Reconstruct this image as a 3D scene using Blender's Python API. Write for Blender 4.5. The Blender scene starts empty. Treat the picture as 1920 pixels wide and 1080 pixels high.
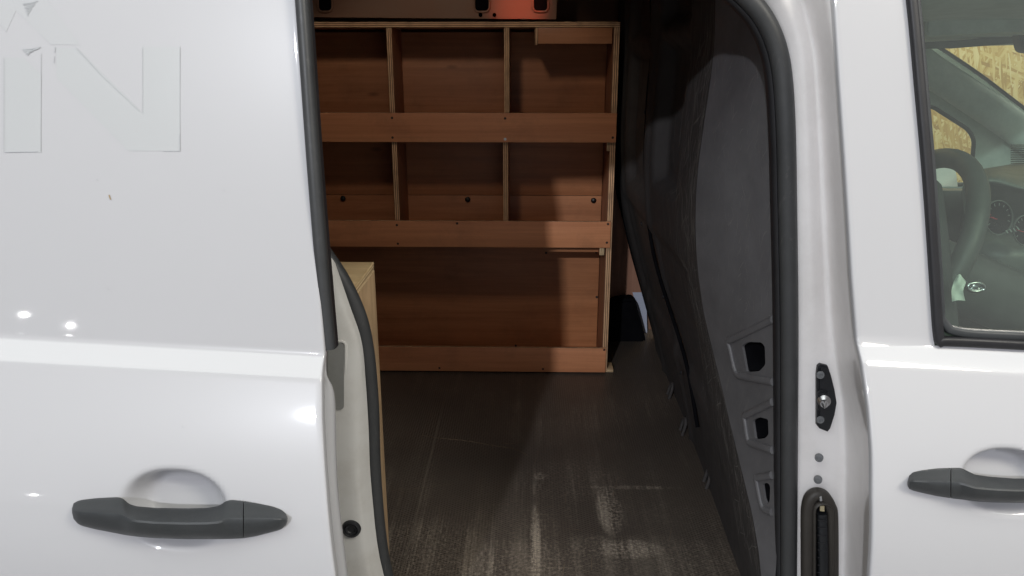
import bpy, bmesh, math, random
from mathutils import Vector, Matrix, Euler
from mathutils.geometry import delaunay_2d_cdt
import mathutils.noise as mnoise
random.seed(7)
R = math.radians
sc = bpy.context.scene
col = sc.collection

# ---------------------------------------------------------------- camera
CAMH = 1.40            # metres above the ground
FPX = 1448.0           # focal length in photograph pixels (1920 wide)
cam_d = bpy.data.cameras.new('camera'); cam = bpy.data.objects.new('camera', cam_d); col.objects.link(cam)
cam.location = (0, 0, CAMH)
cam.rotation_euler = (R(90 - 16.8), 0, R(1.2))
cam_d.sensor_width = 36; cam_d.lens = FPX / 1920 * 36
cam_d.clip_start = 0.02; cam_d.clip_end = 200
sc.camera = cam
sc.view_settings.view_transform = 'Standard'; sc.view_settings.look = 'None'
sc.view_settings.gamma = 1; sc.view_settings.exposure = 0.0
# ---------------------------------------------------------------- light: a workshop, so lamps and an even grey surround
w = bpy.data.worlds.new('World'); sc.world = w; w.use_nodes = True
w.node_tree.nodes['Background'].inputs[0].default_value = (0.96, 0.935, 1.0, 1)
w.node_tree.nodes['Background'].inputs[1].default_value = 0.33

def area(name, loc, target, size, power, colour=(1, 1, 1), size_y=None):
    d = bpy.data.lights.new(name, 'AREA'); d.energy = power; d.color = colour
    d.shape = 'RECTANGLE'; d.size = size; d.size_y = size_y or size
    o = bpy.data.objects.new(name, d); col.objects.link(o); o.location = loc
    o.rotation_euler = (Vector(target) - Vector(loc)).to_track_quat('-Z', 'Y').to_euler()
    return o
area('ceiling_lamp', (0.1, -0.6, 3.3), (0.1, -0.5, 0), 7.0, 74, (0.95, 1.0, 0.96), 1.2)
area('ceiling_lamp', (1.0, 3.1, 3.4), (1.4, 3.6, 0), 3.6, 170, (1.0, 0.95, 0.82), 0.6)  # added lamp, out of view, to brighten the board wall and the cab
area('spot_lamp', (-1.62, -4.9, 3.62), (0.1, 1.6, 1.0), 0.13, 165, (0.90, 0.93, 1.0))
area('spot_lamp', (1.55, -0.55, 2.7), (-0.25, 1.05, 0.9), 0.55, 26, (1.0, 0.93, 0.80))
d = bpy.data.lights.new('load_bay_lamp', 'SPOT'); d.energy = 6.0; d.color = (1, .86, .72); d.spot_size = R(62); d.spot_blend = .35; d.shadow_soft_size = .05
o = bpy.data.objects.new('load_bay_lamp', d); col.objects.link(o); o.location = (-.22, 1.14, 1.90)
o.rotation_euler = (Vector((-.20, 2.05, 1.02)) - Vector(o.location)).to_track_quat('-Z', 'Y').to_euler()

for lo in ((-2.711, -2.568, .911), (-2.510, -2.657, .837)): area('glint_lamp', lo, (-.5, .8, 1.08), .022, .35)  # added lamps, placed only to make the two glints on the sliding door
# ---------------------------------------------------------------- photograph pixel -> point in the place
CM = Euler((R(90 - 16.8), 0, R(1.2))).to_matrix()
CO = Vector((0, 0, CAMH))
def ray(u, v): return CM @ Vector(((u - 960) / FPX, -(v - 540) / FPX, -1.0))
def P(u, v, Y): d = ray(u, v); return CO + d * (Y / d.y)
def PZ(u, v, Z): d = ray(u, v); return CO + d * ((Z - CAMH) / d.z)
def PX(u, v, X): d = ray(u, v); return CO + d * (X / d.x)
FLOOR = 0.55

# ---------------------------------------------------------------- mesh helpers
def sm(a, b, x):
    t = max(0, min(1, (x - a) / (b - a))) if a != b else float(x >= a); return t * t * (3 - 2 * t)
def interp(tab, x):
    if x <= tab[0][0]: return tab[0][1]
    for (a, p), (b, q) in zip(tab, tab[1:]):
        if x <= b: return p + (q - p) * (x - a) / (b - a)
    return tab[-1][1]
def crom(pts, n):
    """smooth curve through points (Catmull-Rom)"""
    pts = [Vector(p) for p in pts]; out = []
    for i in range(len(pts) - 1):
        a = pts[max(i - 1, 0)]; b = pts[i]; c = pts[i + 1]; d = pts[min(i + 2, len(pts) - 1)]
        for k in range(n):
            t = k / n
            out.append(0.5 * ((2 * b) + (c - a) * t + (2 * a - 5 * b + 4 * c - d) * t * t + (3 * b - a - 3 * c + d) * t ** 3))
    out.append(pts[-1]); return out

def link(name, verts, faces, mats, parent=None, smooth=True, idx=None, auto=None):
    me = bpy.data.meshes.new(name)
    me.from_pydata([tuple(v) for v in verts], [], faces); 
    if not isinstance(mats, (list, tuple)): mats = [mats]
    for m in mats: me.materials.append(m)
    if idx: 
        for p, i in zip(me.polygons, idx): p.material_index = i
    bm = bmesh.new(); bm.from_mesh(me); bmesh.ops.recalc_face_normals(bm, faces=bm.faces)
    bm.to_mesh(me); bm.free()
    if smooth:
        me.shade_smooth()
        if auto: me.set_sharp_from_angle(angle=R(auto))
    o = bpy.data.objects.new(name, me); col.objects.link(o)
    if parent: o.parent = parent
    return o

def tag(o, label=None, cat=None, group=None, kind=None):
    if label: o['label'] = label
    if cat: o['category'] = cat
    if group: o['group'] = group
    if kind: o['kind'] = kind
    return o
def empty(name, loc=(0, 0, 0)):
    o = bpy.data.objects.new(name, None); col.objects.link(o); o.location = (0, 0, 0); o.empty_display_size = .05
    return o

def grid(rows):
    nv, nu = len(rows), len(rows[0]); V = [p for r in rows for p in r]
    F = [(i * nu + j, i * nu + j + 1, (i + 1) * nu + j + 1, (i + 1) * nu + j) for i in range(nv - 1) for j in range(nu - 1)]
    return V, F
def patch(name, keyrows, mat, parent, n=6, thick=0, smooth=True, auto=None):
    """smooth sheet through rows of (u, v, Y); each row has the same length"""
    rows = [crom([P(*p) for p in r], n) for r in keyrows]
    cols = [crom([r[j] for r in rows], n) for j in range(len(rows[0]))]
    V, F = grid([[c[i] for c in cols] for i in range(len(cols[0]))])
    o = link(name, V, F, mat, parent, smooth, auto=auto)
    if thick:
        m = o.modifiers.new('s', 'SOLIDIFY'); m.thickness = thick; m.offset = 0
    return o

def box_geo(c, s, bev=0.0):
    bm = bmesh.new(); bmesh.ops.create_cube(bm, size=1)
    for v in bm.verts: v.co = Vector((v.co.x * s[0], v.co.y * s[1], v.co.z * s[2])) + Vector(c)
    if bev: bmesh.ops.bevel(bm, geom=list(bm.edges), offset=bev, segments=2, affect='EDGES', profile=.6)
    return bm
def bm_obj(name, bm, mats, parent=None, smooth=True, auto=35, loc=None, rot=None):
    me = bpy.data.meshes.new(name); bm.normal_update(); bm.to_mesh(me); bm.free()
    if not isinstance(mats, (list, tuple)): mats = [mats]
    for m in mats: me.materials.append(m)
    if smooth: me.shade_smooth(); me.set_sharp_from_angle(angle=R(auto))
    o = bpy.data.objects.new(name, me); col.objects.link(o)
    if parent: o.parent = parent
    if loc is not None: o.location = loc
    if rot is not None: o.rotation_euler = rot
    return o
def board(name, x0, x1, y0, y1, z0, z1, face, parent=None, bev=.0008, edge=None, rot=None):
    """sheet of plywood: the thin sides show the plies"""
    s = (abs(x1 - x0), abs(y1 - y0), abs(z1 - z0)); c = ((x0 + x1) / 2, (y0 + y1) / 2, (z0 + z1) / 2)
    ax = s.index(min(s))
    bm = box_geo((0, 0, 0), s, bev); bm.normal_update()
    for f in bm.faces: f.material_index = 0 if abs(f.normal[ax]) > .8 else 1
    return bm_obj(name, bm, [face, (edge or PLY_EDGE)[ax]], parent, True, 30, c, rot)

def tube(name, path, rx, ry, mat, parent=None, n=12, up=Vector((0, -1, 0)), power=1.0, closed=False, cap=True, taper=None):
    """round or flattened bar along a path; rx across, ry along 'up'"""
    path = [Vector(p) for p in path]; V = []; F = []; m = len(path)
    for i, p in enumerate(path):
        if closed: t = (path[(i + 1) % m] - path[i - 1])
        else: t = path[min(i + 1, m - 1)] - path[max(i - 1, 0)]
        t.normalize(); a = t.cross(up); 
        if a.length < 1e-4: a = Vector((1, 0, 0))
        a.normalize(); b = a.cross(t).normalized()
        if b.dot(up) < 0: b = -b
        k = taper(i / (m - 1)) if taper else 1
        for j in range(n):
            th = 2 * math.pi * (j + .5) / n; cx, cy = math.cos(th), math.sin(th)
            cx = math.copysign(abs(cx) ** power, cx); cy = math.copysign(abs(cy) ** power, cy)
            V.append(p + a * rx * k * cx + b * ry * k * cy)
    for i in range(m if closed else m - 1):
        i2 = (i + 1) % m
        for j in range(n): F.append((i * n + j, i * n + (j + 1) % n, i2 * n + (j + 1) % n, i2 * n + j))
    if cap and not closed: F.append(tuple(range(n))); F.append(tuple((m - 1) * n + j for j in range(n)))
    return link(name, V, F, mat, parent, True, auto=50)

def cdt_sheet(name, outline, holes, fn, mat, parent, step=0.0, depth=None, hole_depth=0, hole_mat=None):
    """flat polygon with holes, filled, mapped to space by fn(a, b)"""
    pts = []; edges = []
    def loop(l):
        s = len(pts); pts.extend([Vector(p[:2]) for p in l]); n = len(l)
        edges.extend([(s + i, s + (i + 1) % n) for i in range(n)])
    loop(outline)
    for h in holes: loop(h)
    def inside(p, poly):
        c = False; n = len(poly)
        for i in range(n):
            x1, y1 = poly[i][0], poly[i][1]; x2, y2 = poly[i - 1][0], poly[i - 1][1]
            if (y1 > p[1]) != (y2 > p[1]) and p[0] < (x2 - x1) * (p[1] - y1) / (y2 - y1) + x1: c = not c
        return c
    if step:
        xs = [p[0] for p in outline]; ys = [p[1] for p in outline]
        x = min(xs) + step
        while x < max(xs):
            y = min(ys) + step
            while y < max(ys):
                q = (x + 1e-4 * random.random(), y + 1e-4 * random.random())
                if inside(q, outline) and not any(inside(q, h) for h in holes): pts.append(Vector(q))
                y += step
            x += step
    r = delaunay_2d_cdt(pts, edges, [], 0, 1e-6); V2, F2 = r[0], r[2]
    F = []
    for f in F2:
        c = sum((V2[i] for i in f), Vector((0, 0))) / len(f)
        if inside(c, outline) and not any(inside(c, h) for h in holes): F.append(tuple(f))
    V = [fn(p[0], p[1]) for p in V2]
    idx = [0] * len(F)
    if hole_depth:
        for h in holes:
            s = len(V); n = len(h)
            for p in h: V.append(fn(p[0], p[1]))
            for p in h: V.append(Vector(fn(p[0], p[1])) + Vector(hole_depth) * .012)
            for p in h: V.append(Vector(fn(p[0], p[1])) + Vector(hole_depth))
            for i in range(n):
                F.append((s + i, s + (i + 1) % n, s + n + (i + 1) % n, s + n + i)); idx.append(0)
                F.append((s + n + i, s + n + (i + 1) % n, s + 2 * n + (i + 1) % n, s + 2 * n + i)); idx.append(1)
            F.append(tuple(s + 2 * n + i for i in range(n))); idx.append(1)
    return link(name, V, F, [mat] + ([hole_mat] if hole_mat else []), parent, True, idx if hole_mat else None, auto=40)

def lathe(name, prof, mat, parent, loc, rot=(0, 0, 0), n=24):
    V = []; F = []
    for (r, z) in prof:
        for j in range(n): V.append((r * math.cos(2 * math.pi * j / n), r * math.sin(2 * math.pi * j / n), z))
    for i in range(len(prof) - 1):
        for j in range(n): F.append((i * n + j, i * n + (j + 1) % n, (i + 1) * n + (j + 1) % n, (i + 1) * n + j))
    F.append(tuple(range(n))); F.append(tuple((len(prof) - 1) * n + j for j in range(n)))
    o = link(name, V, F, mat, parent, True, auto=40); o.location = loc; o.rotation_euler = rot
    return o
FACE_CAM = (R(90), 0, 0)     # lathe axis turned to face -Y (out of the van side)

# ---------------------------------------------------------------- materials
class NT:
    def __init__(s, name):
        s.m = bpy.data.materials.new(name); s.m.use_nodes = True; s.t = s.m.node_tree
        s.b = s.t.nodes['Principled BSDF']; s.tc = None
    def n(s, kind, **kw):
        x = s.t.nodes.new(kind)
        for k, v in kw.items(): setattr(x, k, v)
        return x
    def l(s, a, b): s.t.links.new(a, b)
    def co(s, scale=(1, 1, 1), rnd=False, rot=None):
        if not s.tc: s.tc = s.n('ShaderNodeTexCoord')
        mp = s.n('ShaderNodeMapping'); mp.inputs['Scale'].default_value = scale
        if rot: mp.vector_type = 'TEXTURE'; mp.inputs['Rotation'].default_value = rot; mp.inputs['Scale'].default_value = tuple(1 / x for x in scale)
        if rnd:
            oi = s.n('ShaderNodeObjectInfo'); mu = s.n('ShaderNodeVectorMath', operation='SCALE'); mu.inputs[0].default_value = (7.3, 3.1, 5.7)
            s.l(oi.outputs['Random'], mu.inputs['Scale']); ad = s.n('ShaderNodeVectorMath', operation='ADD')
            s.l(s.tc.outputs['Object'], ad.inputs[0]); s.l(mu.outputs[0], ad.inputs[1]); s.l(ad.outputs[0], mp.inputs[0])
        else: s.l(s.tc.outputs['Object'], mp.inputs[0])
        return mp.outputs[0]
    def noise(s, co, scale, detail=4, rough=.55, dist=0):
        x = s.n('ShaderNodeTexNoise'); x.inputs['Scale'].default_value = scale; x.inputs['Detail'].default_value = detail
        x.inputs['Roughness'].default_value = rough; x.inputs['Distortion'].default_value = dist; s.l(co, x.inputs['Vector']); return x.outputs[0]
    def ramp(s, f, stops):
        x = s.n('ShaderNodeValToRGB'); e = x.color_ramp.elements
        while len(e) < len(stops): e.new(.5)
        for el, (p, c) in zip(e, stops): el.position = p; el.color = (c + (1,)) if isinstance(c, tuple) else (c, c, c, 1)
        s.l(f, x.inputs[0]); return x.outputs[0]
    def mix(s, f, a, b, mode='MIX'):
        x = s.n('ShaderNodeMix', data_type='RGBA', blend_type=mode)
        for sock, v in ((x.inputs[0], f), (x.inputs[6], a), (x.inputs[7], b)):
            if isinstance(v, (int, float)): sock.default_value = v
            elif isinstance(v, tuple): sock.default_value = v + (1,)
            else: s.l(v, sock)
        return x.outputs[2]
    def math(s, op, a, b=0.0):
        x = s.n('ShaderNodeMath', operation=op)
        for sock, v in ((x.inputs[0], a), (x.inputs[1], b)):
            if isinstance(v, (int, float)): sock.default_value = v
            else: s.l(v, sock)
        return x.outputs[0]
    def set(s, **kw):
        for k, v in kw.items():
            k = k.replace('_', ' ')
            if isinstance(v, (int, float)): s.b.inputs[k].default_value = v
            elif isinstance(v, tuple): s.b.inputs[k].default_value = v + (1,)
            else: s.l(v, s.b.inputs[k])
    def bump(s, h, strength, dist=.002):
        x = s.n('ShaderNodeBump'); x.inputs['Strength'].default_value = strength; x.inputs['Distance'].default_value = dist
        s.l(h, x.inputs['Height']); s.l(x.outputs[0], s.b.inputs['Normal'])

def paint(name, c, dirt=.0, rough=.3, coat=.7):
    k = NT(name); a = k.noise(k.co(), 2.2, 3); b = k.noise(k.co((1, 1, 1)), 60, 2)
    base = k.mix(k.ramp(a, [(.3, 0.0), (.7, 1.0)]), c, tuple(x * .975 for x in c))
    if dirt: base = k.mix(k.math('MULTIPLY', k.ramp(k.noise(k.co(), 9, 8, .7), [(.42, 0.0), (.72, 1.0)]), dirt), base, (.30, .26, .21))
    k.set(Base_Color=base, Roughness=rough, Coat_Weight=coat, Coat_Roughness=.035, Specular_IOR_Level=.2)
    k.bump(k.math('ADD', k.noise(k.co(), 260, 2), k.math('MULTIPLY', k.noise(k.co(), 9, 2), 6.0)), .02, .0006)
    return k.m
def plastic(name, c, rough=.5, grain=.25, scale=1500, scuff=0.0, spec=.5):
    k = NT(name); base = c
    k2 = k.ramp(k.noise(k.co(), 14, 6, .7), [(.3, 0.0), (.75, 1.0)])
    base = k.mix(k2, c, tuple(min(1, x * 1.35 + .004) for x in c))
    if scuff:
        s1 = k.noise(k.co((1, 1, .10), rot=(R(25), 0, 0)), 190, 6, .7, .6); s2 = k.noise(k.co(), 5, 4, .6)
        mask = k.math('MULTIPLY', k.ramp(s1, [(.57, 0.0), (.72, 1.0)]), k.ramp(s2, [(.38, 0.0), (.62, 1.0)]))
        base = k.mix(k.math('MULTIPLY', mask, scuff), base, (.20, .19, .18))
    k.set(Base_Color=base, Roughness=k.ramp(k.noise(k.co(), 30, 5), [(.3, rough * .85), (.8, min(1, rough * 1.15))]), Specular_IOR_Level=spec)
    if grain: k.bump(k.noise(k.co(), scale, 2), grain, .0004)
    return k.m
def wood(name, dark, light, axis=0, gloss=.42, dirt=.35):
    k = NT(name); sc1 = [14, 14, 14]; sc1[axis] = 1.1; sc2 = [70, 70, 70]; sc2[axis] = 1.6; sc3 = [330, 330, 330]; sc3[axis] = 12
    a = k.noise(k.co(tuple(sc1), True), 1, 4, .6, 1.6); b = k.noise(k.co(tuple(sc2), True), 1, 5, .65, .5)
    c = k.noise(k.co(tuple(sc3), True), 1, 3, .7)
    f = k.math('ADD', k.math('MULTIPLY', a, .50), k.math('ADD', k.math('MULTIPLY', b, .40), k.math('MULTIPLY', c, .14)))
    base = k.ramp(f, [(.32, tuple(x * .95 for x in dark)), (.52, tuple((x + y) / 2 for x, y in zip(dark, light))), (.72, tuple(min(1, x * 1.05) for x in light))])
    d = k.noise(k.co((1, 1, 1), True), 7, 8, .7)
    ks = [13, 13, 13]; ks[axis] = 5; kv = k.n('ShaderNodeTexVoronoi'); kv.inputs['Scale'].default_value = 1; k.l(k.co(tuple(ks), True), kv.inputs['Vector'])
    kc = k.n('ShaderNodeSeparateColor'); k.l(kv.outputs['Color'], kc.inputs[0])
    kn = k.math('MULTIPLY', k.ramp(kv.outputs['Distance'], [(.03, .75), (.11, 0.0)]), k.math('GREATER_THAN', kc.outputs[0], .82))
    base = k.mix(kn, base, tuple(x * .35 for x in dark))
    base = k.mix(k.math('MULTIPLY', k.ramp(d, [(.5, 0.0), (.8, 1.0)]), dirt), base, (.05, .03, .02))
    oi = k.n('ShaderNodeObjectInfo'); base = k.mix(k.math('MULTIPLY', oi.outputs['Random'], .45), base, k.mix(1.0, base, (.62, .58, .60), 'MULTIPLY'))
    k.set(Base_Color=base, Roughness=k.ramp(b, [(.3, gloss), (.7, gloss + .14)]))
    k.bump(c, .12, .0006)
    return k.m
def ply_edge(axis, a=(.78, .50, .28), b=(.22, .10, .05), pitch=.0050):
    k = NT('plywood_edge'); sp = k.n('ShaderNodeSeparateXYZ'); k.l(k.co((1, 1, 1)), sp.inputs[0])
    s = k.math('SINE', k.math('MULTIPLY', k.math('ADD', sp.outputs[axis], .0006), 2 * math.pi / pitch))
    n1 = k.noise(k.co((30, 30, 30), True), 1, 4)
    base = k.mix(k.ramp(k.math('MULTIPLY_ADD' if 0 else 'ADD', k.math('MULTIPLY', s, .5), .5), [(.25, 0.0), (.6, 1.0)]), b, a)
    base = k.mix(k.ramp(n1, [(.45, 0.0), (.8, .55)]), base, (.10, .06, .04))
    k.set(Base_Color=base, Roughness=.7); k.bump(s, .25, .0006)
    return k.m
PLY_EDGE = [ply_edge(0), ply_edge(1), ply_edge(2)]
PALE_EDGE = [ply_edge(i, (.72, .55, .33), (.40, .25, .12)) for i in range(3)]

M_white = paint('white_paint', (.530, .528, .542), 0, .3, 1.0)
M_frame = paint('dusty_white_paint', (.80, .775, .765), .2, .34, .5)
M_jamb = paint('grubby_grey_paint', (.60, .59, .565), .35, .45, .2)
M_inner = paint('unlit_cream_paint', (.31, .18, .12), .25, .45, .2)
M_ghost = paint('ghost_vinyl_mark', (.520, .530, .536), 0, .28, 1.0)
M_ghost2 = paint('ghost_vinyl_mark', (.524, .529, .538), 0, .28, 1.0)
M_glue = plastic('glue_residue', (.38, .39, .40), .7, 0)
M_glue2 = plastic('glue_residue_dark', (.10, .10, .10), .7, 0)
M_handle = plastic('grained_black_plastic', (.032, .035, .037), .50, .55, 900)
M_rubber = plastic('seal_rubber', (.033, .034, .035), .46, .15, 1200, .25)
M_rubber_d = plastic('dark_rubber', (.012, .012, .014), .5, .2, 800)
M_gaiter = plastic('dusty_rubber', (.030, .026, .022), .55, .4, 500)
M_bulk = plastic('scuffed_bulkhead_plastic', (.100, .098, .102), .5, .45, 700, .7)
M_bulkf = plastic('shaded_bulkhead_plastic', (.036, .032, .031), .8, .5, 700, .1)  # same plastic as the flat; the far part's shade is in this darker colour
M_scr = plastic('scratch', (.30, .285, .265), .7, 0)
M_black = plastic('black_plastic', (.008, .009, .011), .5, .2)
M_void = plastic('hollow_black', (.004, .004, .005), .9, 0, spec=.0)  # black puts the shade into holes, slots and recesses; also on black parts
M_steel = NT('bright_steel'); M_steel.set(Base_Color=(.55, .55, .56), Metallic=1.0, Roughness=.28); M_steel = M_steel.m
M_plug = plastic('grey_rubber', (.13, .135, .14), .5, .2)
M_wood = wood('red_brown_plywood', (.36, .132, .05), (.60, .265, .115))
M_woodL = wood('lighter_plywood', (.54, .20, .085), (.76, .34, .16))
M_wood_v = wood('red_brown_plywood_upright', (.26, .10, .05), (.46, .20, .10), 2)
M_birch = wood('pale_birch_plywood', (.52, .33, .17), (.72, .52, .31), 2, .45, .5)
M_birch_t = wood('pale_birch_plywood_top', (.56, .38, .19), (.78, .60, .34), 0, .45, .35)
M_lining = wood('ply_lining', (.34, .16, .10), (.52, .28, .18), 2)
M_head = plastic('headliner_cloth', (.50, .54, .53), .9, .4, 600)
M_trim = plastic('grey_trim', (.55, .60, .57), .6, .3)
M_dash = plastic('dash_plastic', (.12, .13, .12), .42, .5, 900)
M_dashd = plastic('dark_cab_plastic', (.060, .064, .060), .5, .4, 900)
M_seat = plastic('seat_cloth', (.035, .038, .038), .9, .6, 1500)
M_bolt = plastic('black_bolt', (.006, .006, .006), .4, 0)

def mk_glass():
    k = NT('tinted_glass')
    t = k.n('ShaderNodeBsdfTransparent'); t.inputs[0].default_value = (.64, .76, .68, 1)
    g = k.n('ShaderNodeBsdfGlossy'); g.inputs['Roughness'].default_value = .01; g.inputs[0].default_value = (1, 1, 1, 1)
    fr = k.n('ShaderNodeFresnel'); fr.inputs[0].default_value = 1.5
    mx = k.n('ShaderNodeMixShader'); k.l(fr.outputs[0], mx.inputs[0]); k.l(t.outputs[0], mx.inputs[1]); k.l(g.outputs[0], mx.inputs[2])
    df = k.n('ShaderNodeBsdfDiffuse'); df.inputs[0].default_value = (.75, .82, .76, 1); m2 = k.n('ShaderNodeMixShader')  # diffuse veil mixed in as painted haze of reflections on the glass
    k.l(k.ramp(k.noise(k.co(), 6, 6, .7), [(.3, .045), (.8, .085)]), m2.inputs[0]); k.l(mx.outputs[0], m2.inputs[1]); k.l(df.outputs[0], m2.inputs[2])
    k.l(m2.outputs[0], k.t.nodes['Material Output'].inputs[0]); return k.m
M_glass = mk_glass()
def mk_osb():
    k = NT('oriented_strand_board')
    def layer(rot, sc, seed):
        v = k.n('ShaderNodeTexVoronoi'); v.inputs['Scale'].default_value = 1; v.inputs['Randomness'].default_value = 1
        co = k.co(sc, rot=rot); ns = k.n('ShaderNodeTexNoise'); ns.inputs['Scale'].default_value = 2.2; k.l(k.tc.outputs['Object'], ns.inputs['Vector'])
        ad = k.n('ShaderNodeVectorMath', operation='MULTIPLY_ADD'); k.l(ns.outputs['Color'], ad.inputs[0]); ad.inputs[1].default_value = (.9,) * 3
        k.l(co, ad.inputs[2]); k.l(ad.outputs[0], v.inputs['Vector']); return v
    a = layer((0, R(20), 0), (13, 13, 105), 1); b = layer((0, R(-62), 0), (15, 15, 120), 2); c = layer((0, R(75), 0), (12, 12, 95), 2)
    sa = k.n('ShaderNodeSeparateColor'); k.l(a.outputs['Color'], sa.inputs[0]); sb = k.n('ShaderNodeSeparateColor'); k.l(b.outputs['Color'], sb.inputs[0])
    sc_ = k.n('ShaderNodeSeparateColor'); k.l(c.outputs['Color'], sc_.inputs[0])
    f = k.mix(k.ramp(sa.outputs[1], [(.45, 0.0), (.5, 1.0)]), sa.outputs[0], sb.outputs[0])
    f = k.mix(k.ramp(sc_.outputs[1], [(.6, 0.0), (.64, 1.0)]), f, sc_.outputs[0])
    base = k.ramp(f, [(.0, (.42, .26, .10)), (.25, (.56, .37, .13)), (.7, (.70, .52, .22)), (1, (.80, .66, .36))])
    k.set(Base_Color=base, Roughness=.75); k.bump(f, .4, .002); return k.m
M_osb = mk_osb()
def mk_ground():
    k = NT('concrete'); n = k.noise(k.co(), 1.6, 8, .65); m = k.noise(k.co(), 40, 5)
    k.set(Base_Color=k.mix(k.ramp(m, [(.3, 0.0), (.8, .5)]), k.ramp(n, [(.3, (.24, .235, .225)), (.7, (.36, .355, .34))]), (.18, .175, .17)), Roughness=.7)
    k.bump(m, .2, .003); return k.m
M_ground = mk_ground()
def mk_floor():
    k = NT('phenolic_mesh_floor'); sp = k.n('ShaderNodeSeparateXYZ'); k.l(k.co((1, 1, 1)), sp.inputs[0]); x, y = sp.outputs[0], sp.outputs[1]
    K = 2 * math.pi / .0056
    c1 = k.math('COSINE', k.math('MULTIPLY', x, K))
    c2 = k.math('COSINE', k.math('ADD', k.math('MULTIPLY', x, K * .5), k.math('MULTIPLY', y, K * .866)))
    c3 = k.math('COSINE', k.math('SUBTRACT', k.math('MULTIPLY', x, K * .5), k.math('MULTIPLY', y, K * .866)))
    hexf = k.math('MULTIPLY', k.math('ADD', c1, k.math('ADD', c2, c3)), .333)
    ridge = k.ramp(hexf, [(.0, 1.0), (.55, 0.0)])
    big = k.ramp(k.noise(k.co((1.2, .8, 1)), 3.2, 7, .65), [(.38, 0.0), (.72, 1.0)])
    streak = k.ramp(k.noise(k.co((42, 1.5, 1)), 1, 6, .7), [(.46, 0.0), (.74, 1.0)])
    streak2 = k.ramp(k.noise(k.co((1.3, 40, 1)), 1, 5, .7), [(.56, 0.0), (.8, 1.0)])
    fine = k.ramp(k.noise(k.co(), 160, 5, .7), [(.45, 0.0), (.75, 1.0)])
    def blob(px, rx, ry, pw=1.0):
        a = k.math('DIVIDE', k.math('SUBTRACT', x, px.x), rx); b = k.math('DIVIDE', k.math('SUBTRACT', y, px.y), ry)
        d = k.math('ADD', k.math('POWER', k.math('ABSOLUTE', a), 2.0), k.math('POWER', k.math('ABSOLUTE', b), 2.0))
        return k.math('MULTIPLY', k.ramp(d, [(.0, 1.0), (.55, .6), (1.0, 0.0)]), pw)
    ms = None
    for (u, v, rx, ry, pw) in ((1004, 1040, .012, .17, 1.0), (1142, 955, .027, .10, .8), (1178, 1030, .075, .034, .8), (1108, 1030, .06, .05, .45),
                               (1015, 893, .02, .02, .7), (1175, 914, .13, .008, .45), (800, 1040, .12, .12, .35), (980, 1070, .3, .10, .35), (1220, 1050, .18, .08, .25), (1060, 900, .12, .09, .2)):
        b = blob(PZ(u, v, FLOOR), rx, ry, pw); ms = b if ms is None else k.math('MAXIMUM', ms, b)
    wear = k.math('MULTIPLY', ms, k.math('ADD', k.math('MULTIPLY', streak, .75), k.math('MULTIPLY', fine, .8)))
    dust = k.math('ADD', k.math('MULTIPLY', k.math('MULTIPLY', big, k.math('ADD', k.math('MULTIPLY', streak, .35), k.math('MULTIPLY', fine, .5))), .62), k.math('MULTIPLY', k.math('MULTIPLY', fine, streak2), .12))
    amt = k.math('ADD', wear, dust)
    base = k.mix(k.ramp(amt, [(.03, 0.0), (.55, 1.0)]), (.046, .033, .025), (.44, .37, .29))
    base = k.mix(k.math('MULTIPLY', ridge, .75), base, k.mix(.5, base, (.16, .14, .12)))
    k.set(Base_Color=base, Roughness=k.ramp(amt, [(0, .42), (1, .8)])); k.bump(ridge, .9, .0010); return k.m
M_floor = mk_floor()

# ================================================================ the setting
g = link('ground', [(-12, -10, 0), (12, -10, 0), (12, 14, 0), (-12, 14, 0)], [(0, 1, 2, 3)], M_ground, None, False); tag(g, kind='structure')
osb = empty('board_wall'); tag(osb, 'pale oriented strand board wall behind the cab, seen through the cab glass', 'wall')
for i in range(4):
    x0 = -0.2 + i * 1.22
    bm = box_geo((0, 0, 0), (1.214, .018, 2.6), .001)
    bm_obj('strand_board', bm, M_osb, osb, True, 30, (x0 + .61, 3.30 + .004 * (i % 2), 1.3))

# ================================================================ the van
van = empty('cargo_van'); tag(van, 'white cargo van seen from its side with the sliding door slid open', 'van')

# --- outer skin profile: offset of the side from its crease plane, as a function of height above the crease
def slope(s):
    a = .13 + .16 * max(s, 0)                       # tumblehome above the crease
    band = .95                                       # the crease itself
    low = .52 * (1 - sm(-.02, -.30, s)) - .10 * sm(-.30, -.60, s) - .02
    f1 = sm(-.004, .004, s); f2 = sm(-.026, -.014, s)
    return a * f1 + (1 - f1) * (band * f2 + low * (1 - f2))
PROF = {}
acc = 0; s = 0
N = 1000
for i in range(0, 1101): PROF[i] = acc; acc += slope(i / N) / N
acc = 0
for i in range(0, -1201, -1): PROF[i] = acc; acc -= slope(i / N) / N
def prof(s):
    x = max(-1.19, min(1.09, s)) * N; i = math.floor(x); t = x - i; return PROF[i] * (1 - t) + PROF[i + 1] * t
YS, YF = .790, .850
def zcs(X): return CAMH - .318 - .052 * (X + .208)
def zcf(X): return CAMH - .319 - .060 * (X - .406)
def YSD(X, Z): return YS + prof(Z - zcs(X))
def YFD(X, Z): return YF + prof(Z - zcf(X))
def PS(u, v, fn):                                   # point of a skin seen at a pixel
    Y = .8
    for _ in range(12): p = P(u, v, Y); Y = fn(p.x, p.z)
    return P(u, v, Y)
def cup(X, Z, c, rx, rz, D, tilt=0.0):
    dx = (X - c.x); dz = (Z - c.z) + tilt * dx
    r = ((abs(dx) / rx) ** 2.3 + (abs(dz) / rz) ** 2.2) ** .45
    return D * sm(1.0, .55, r)

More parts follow.
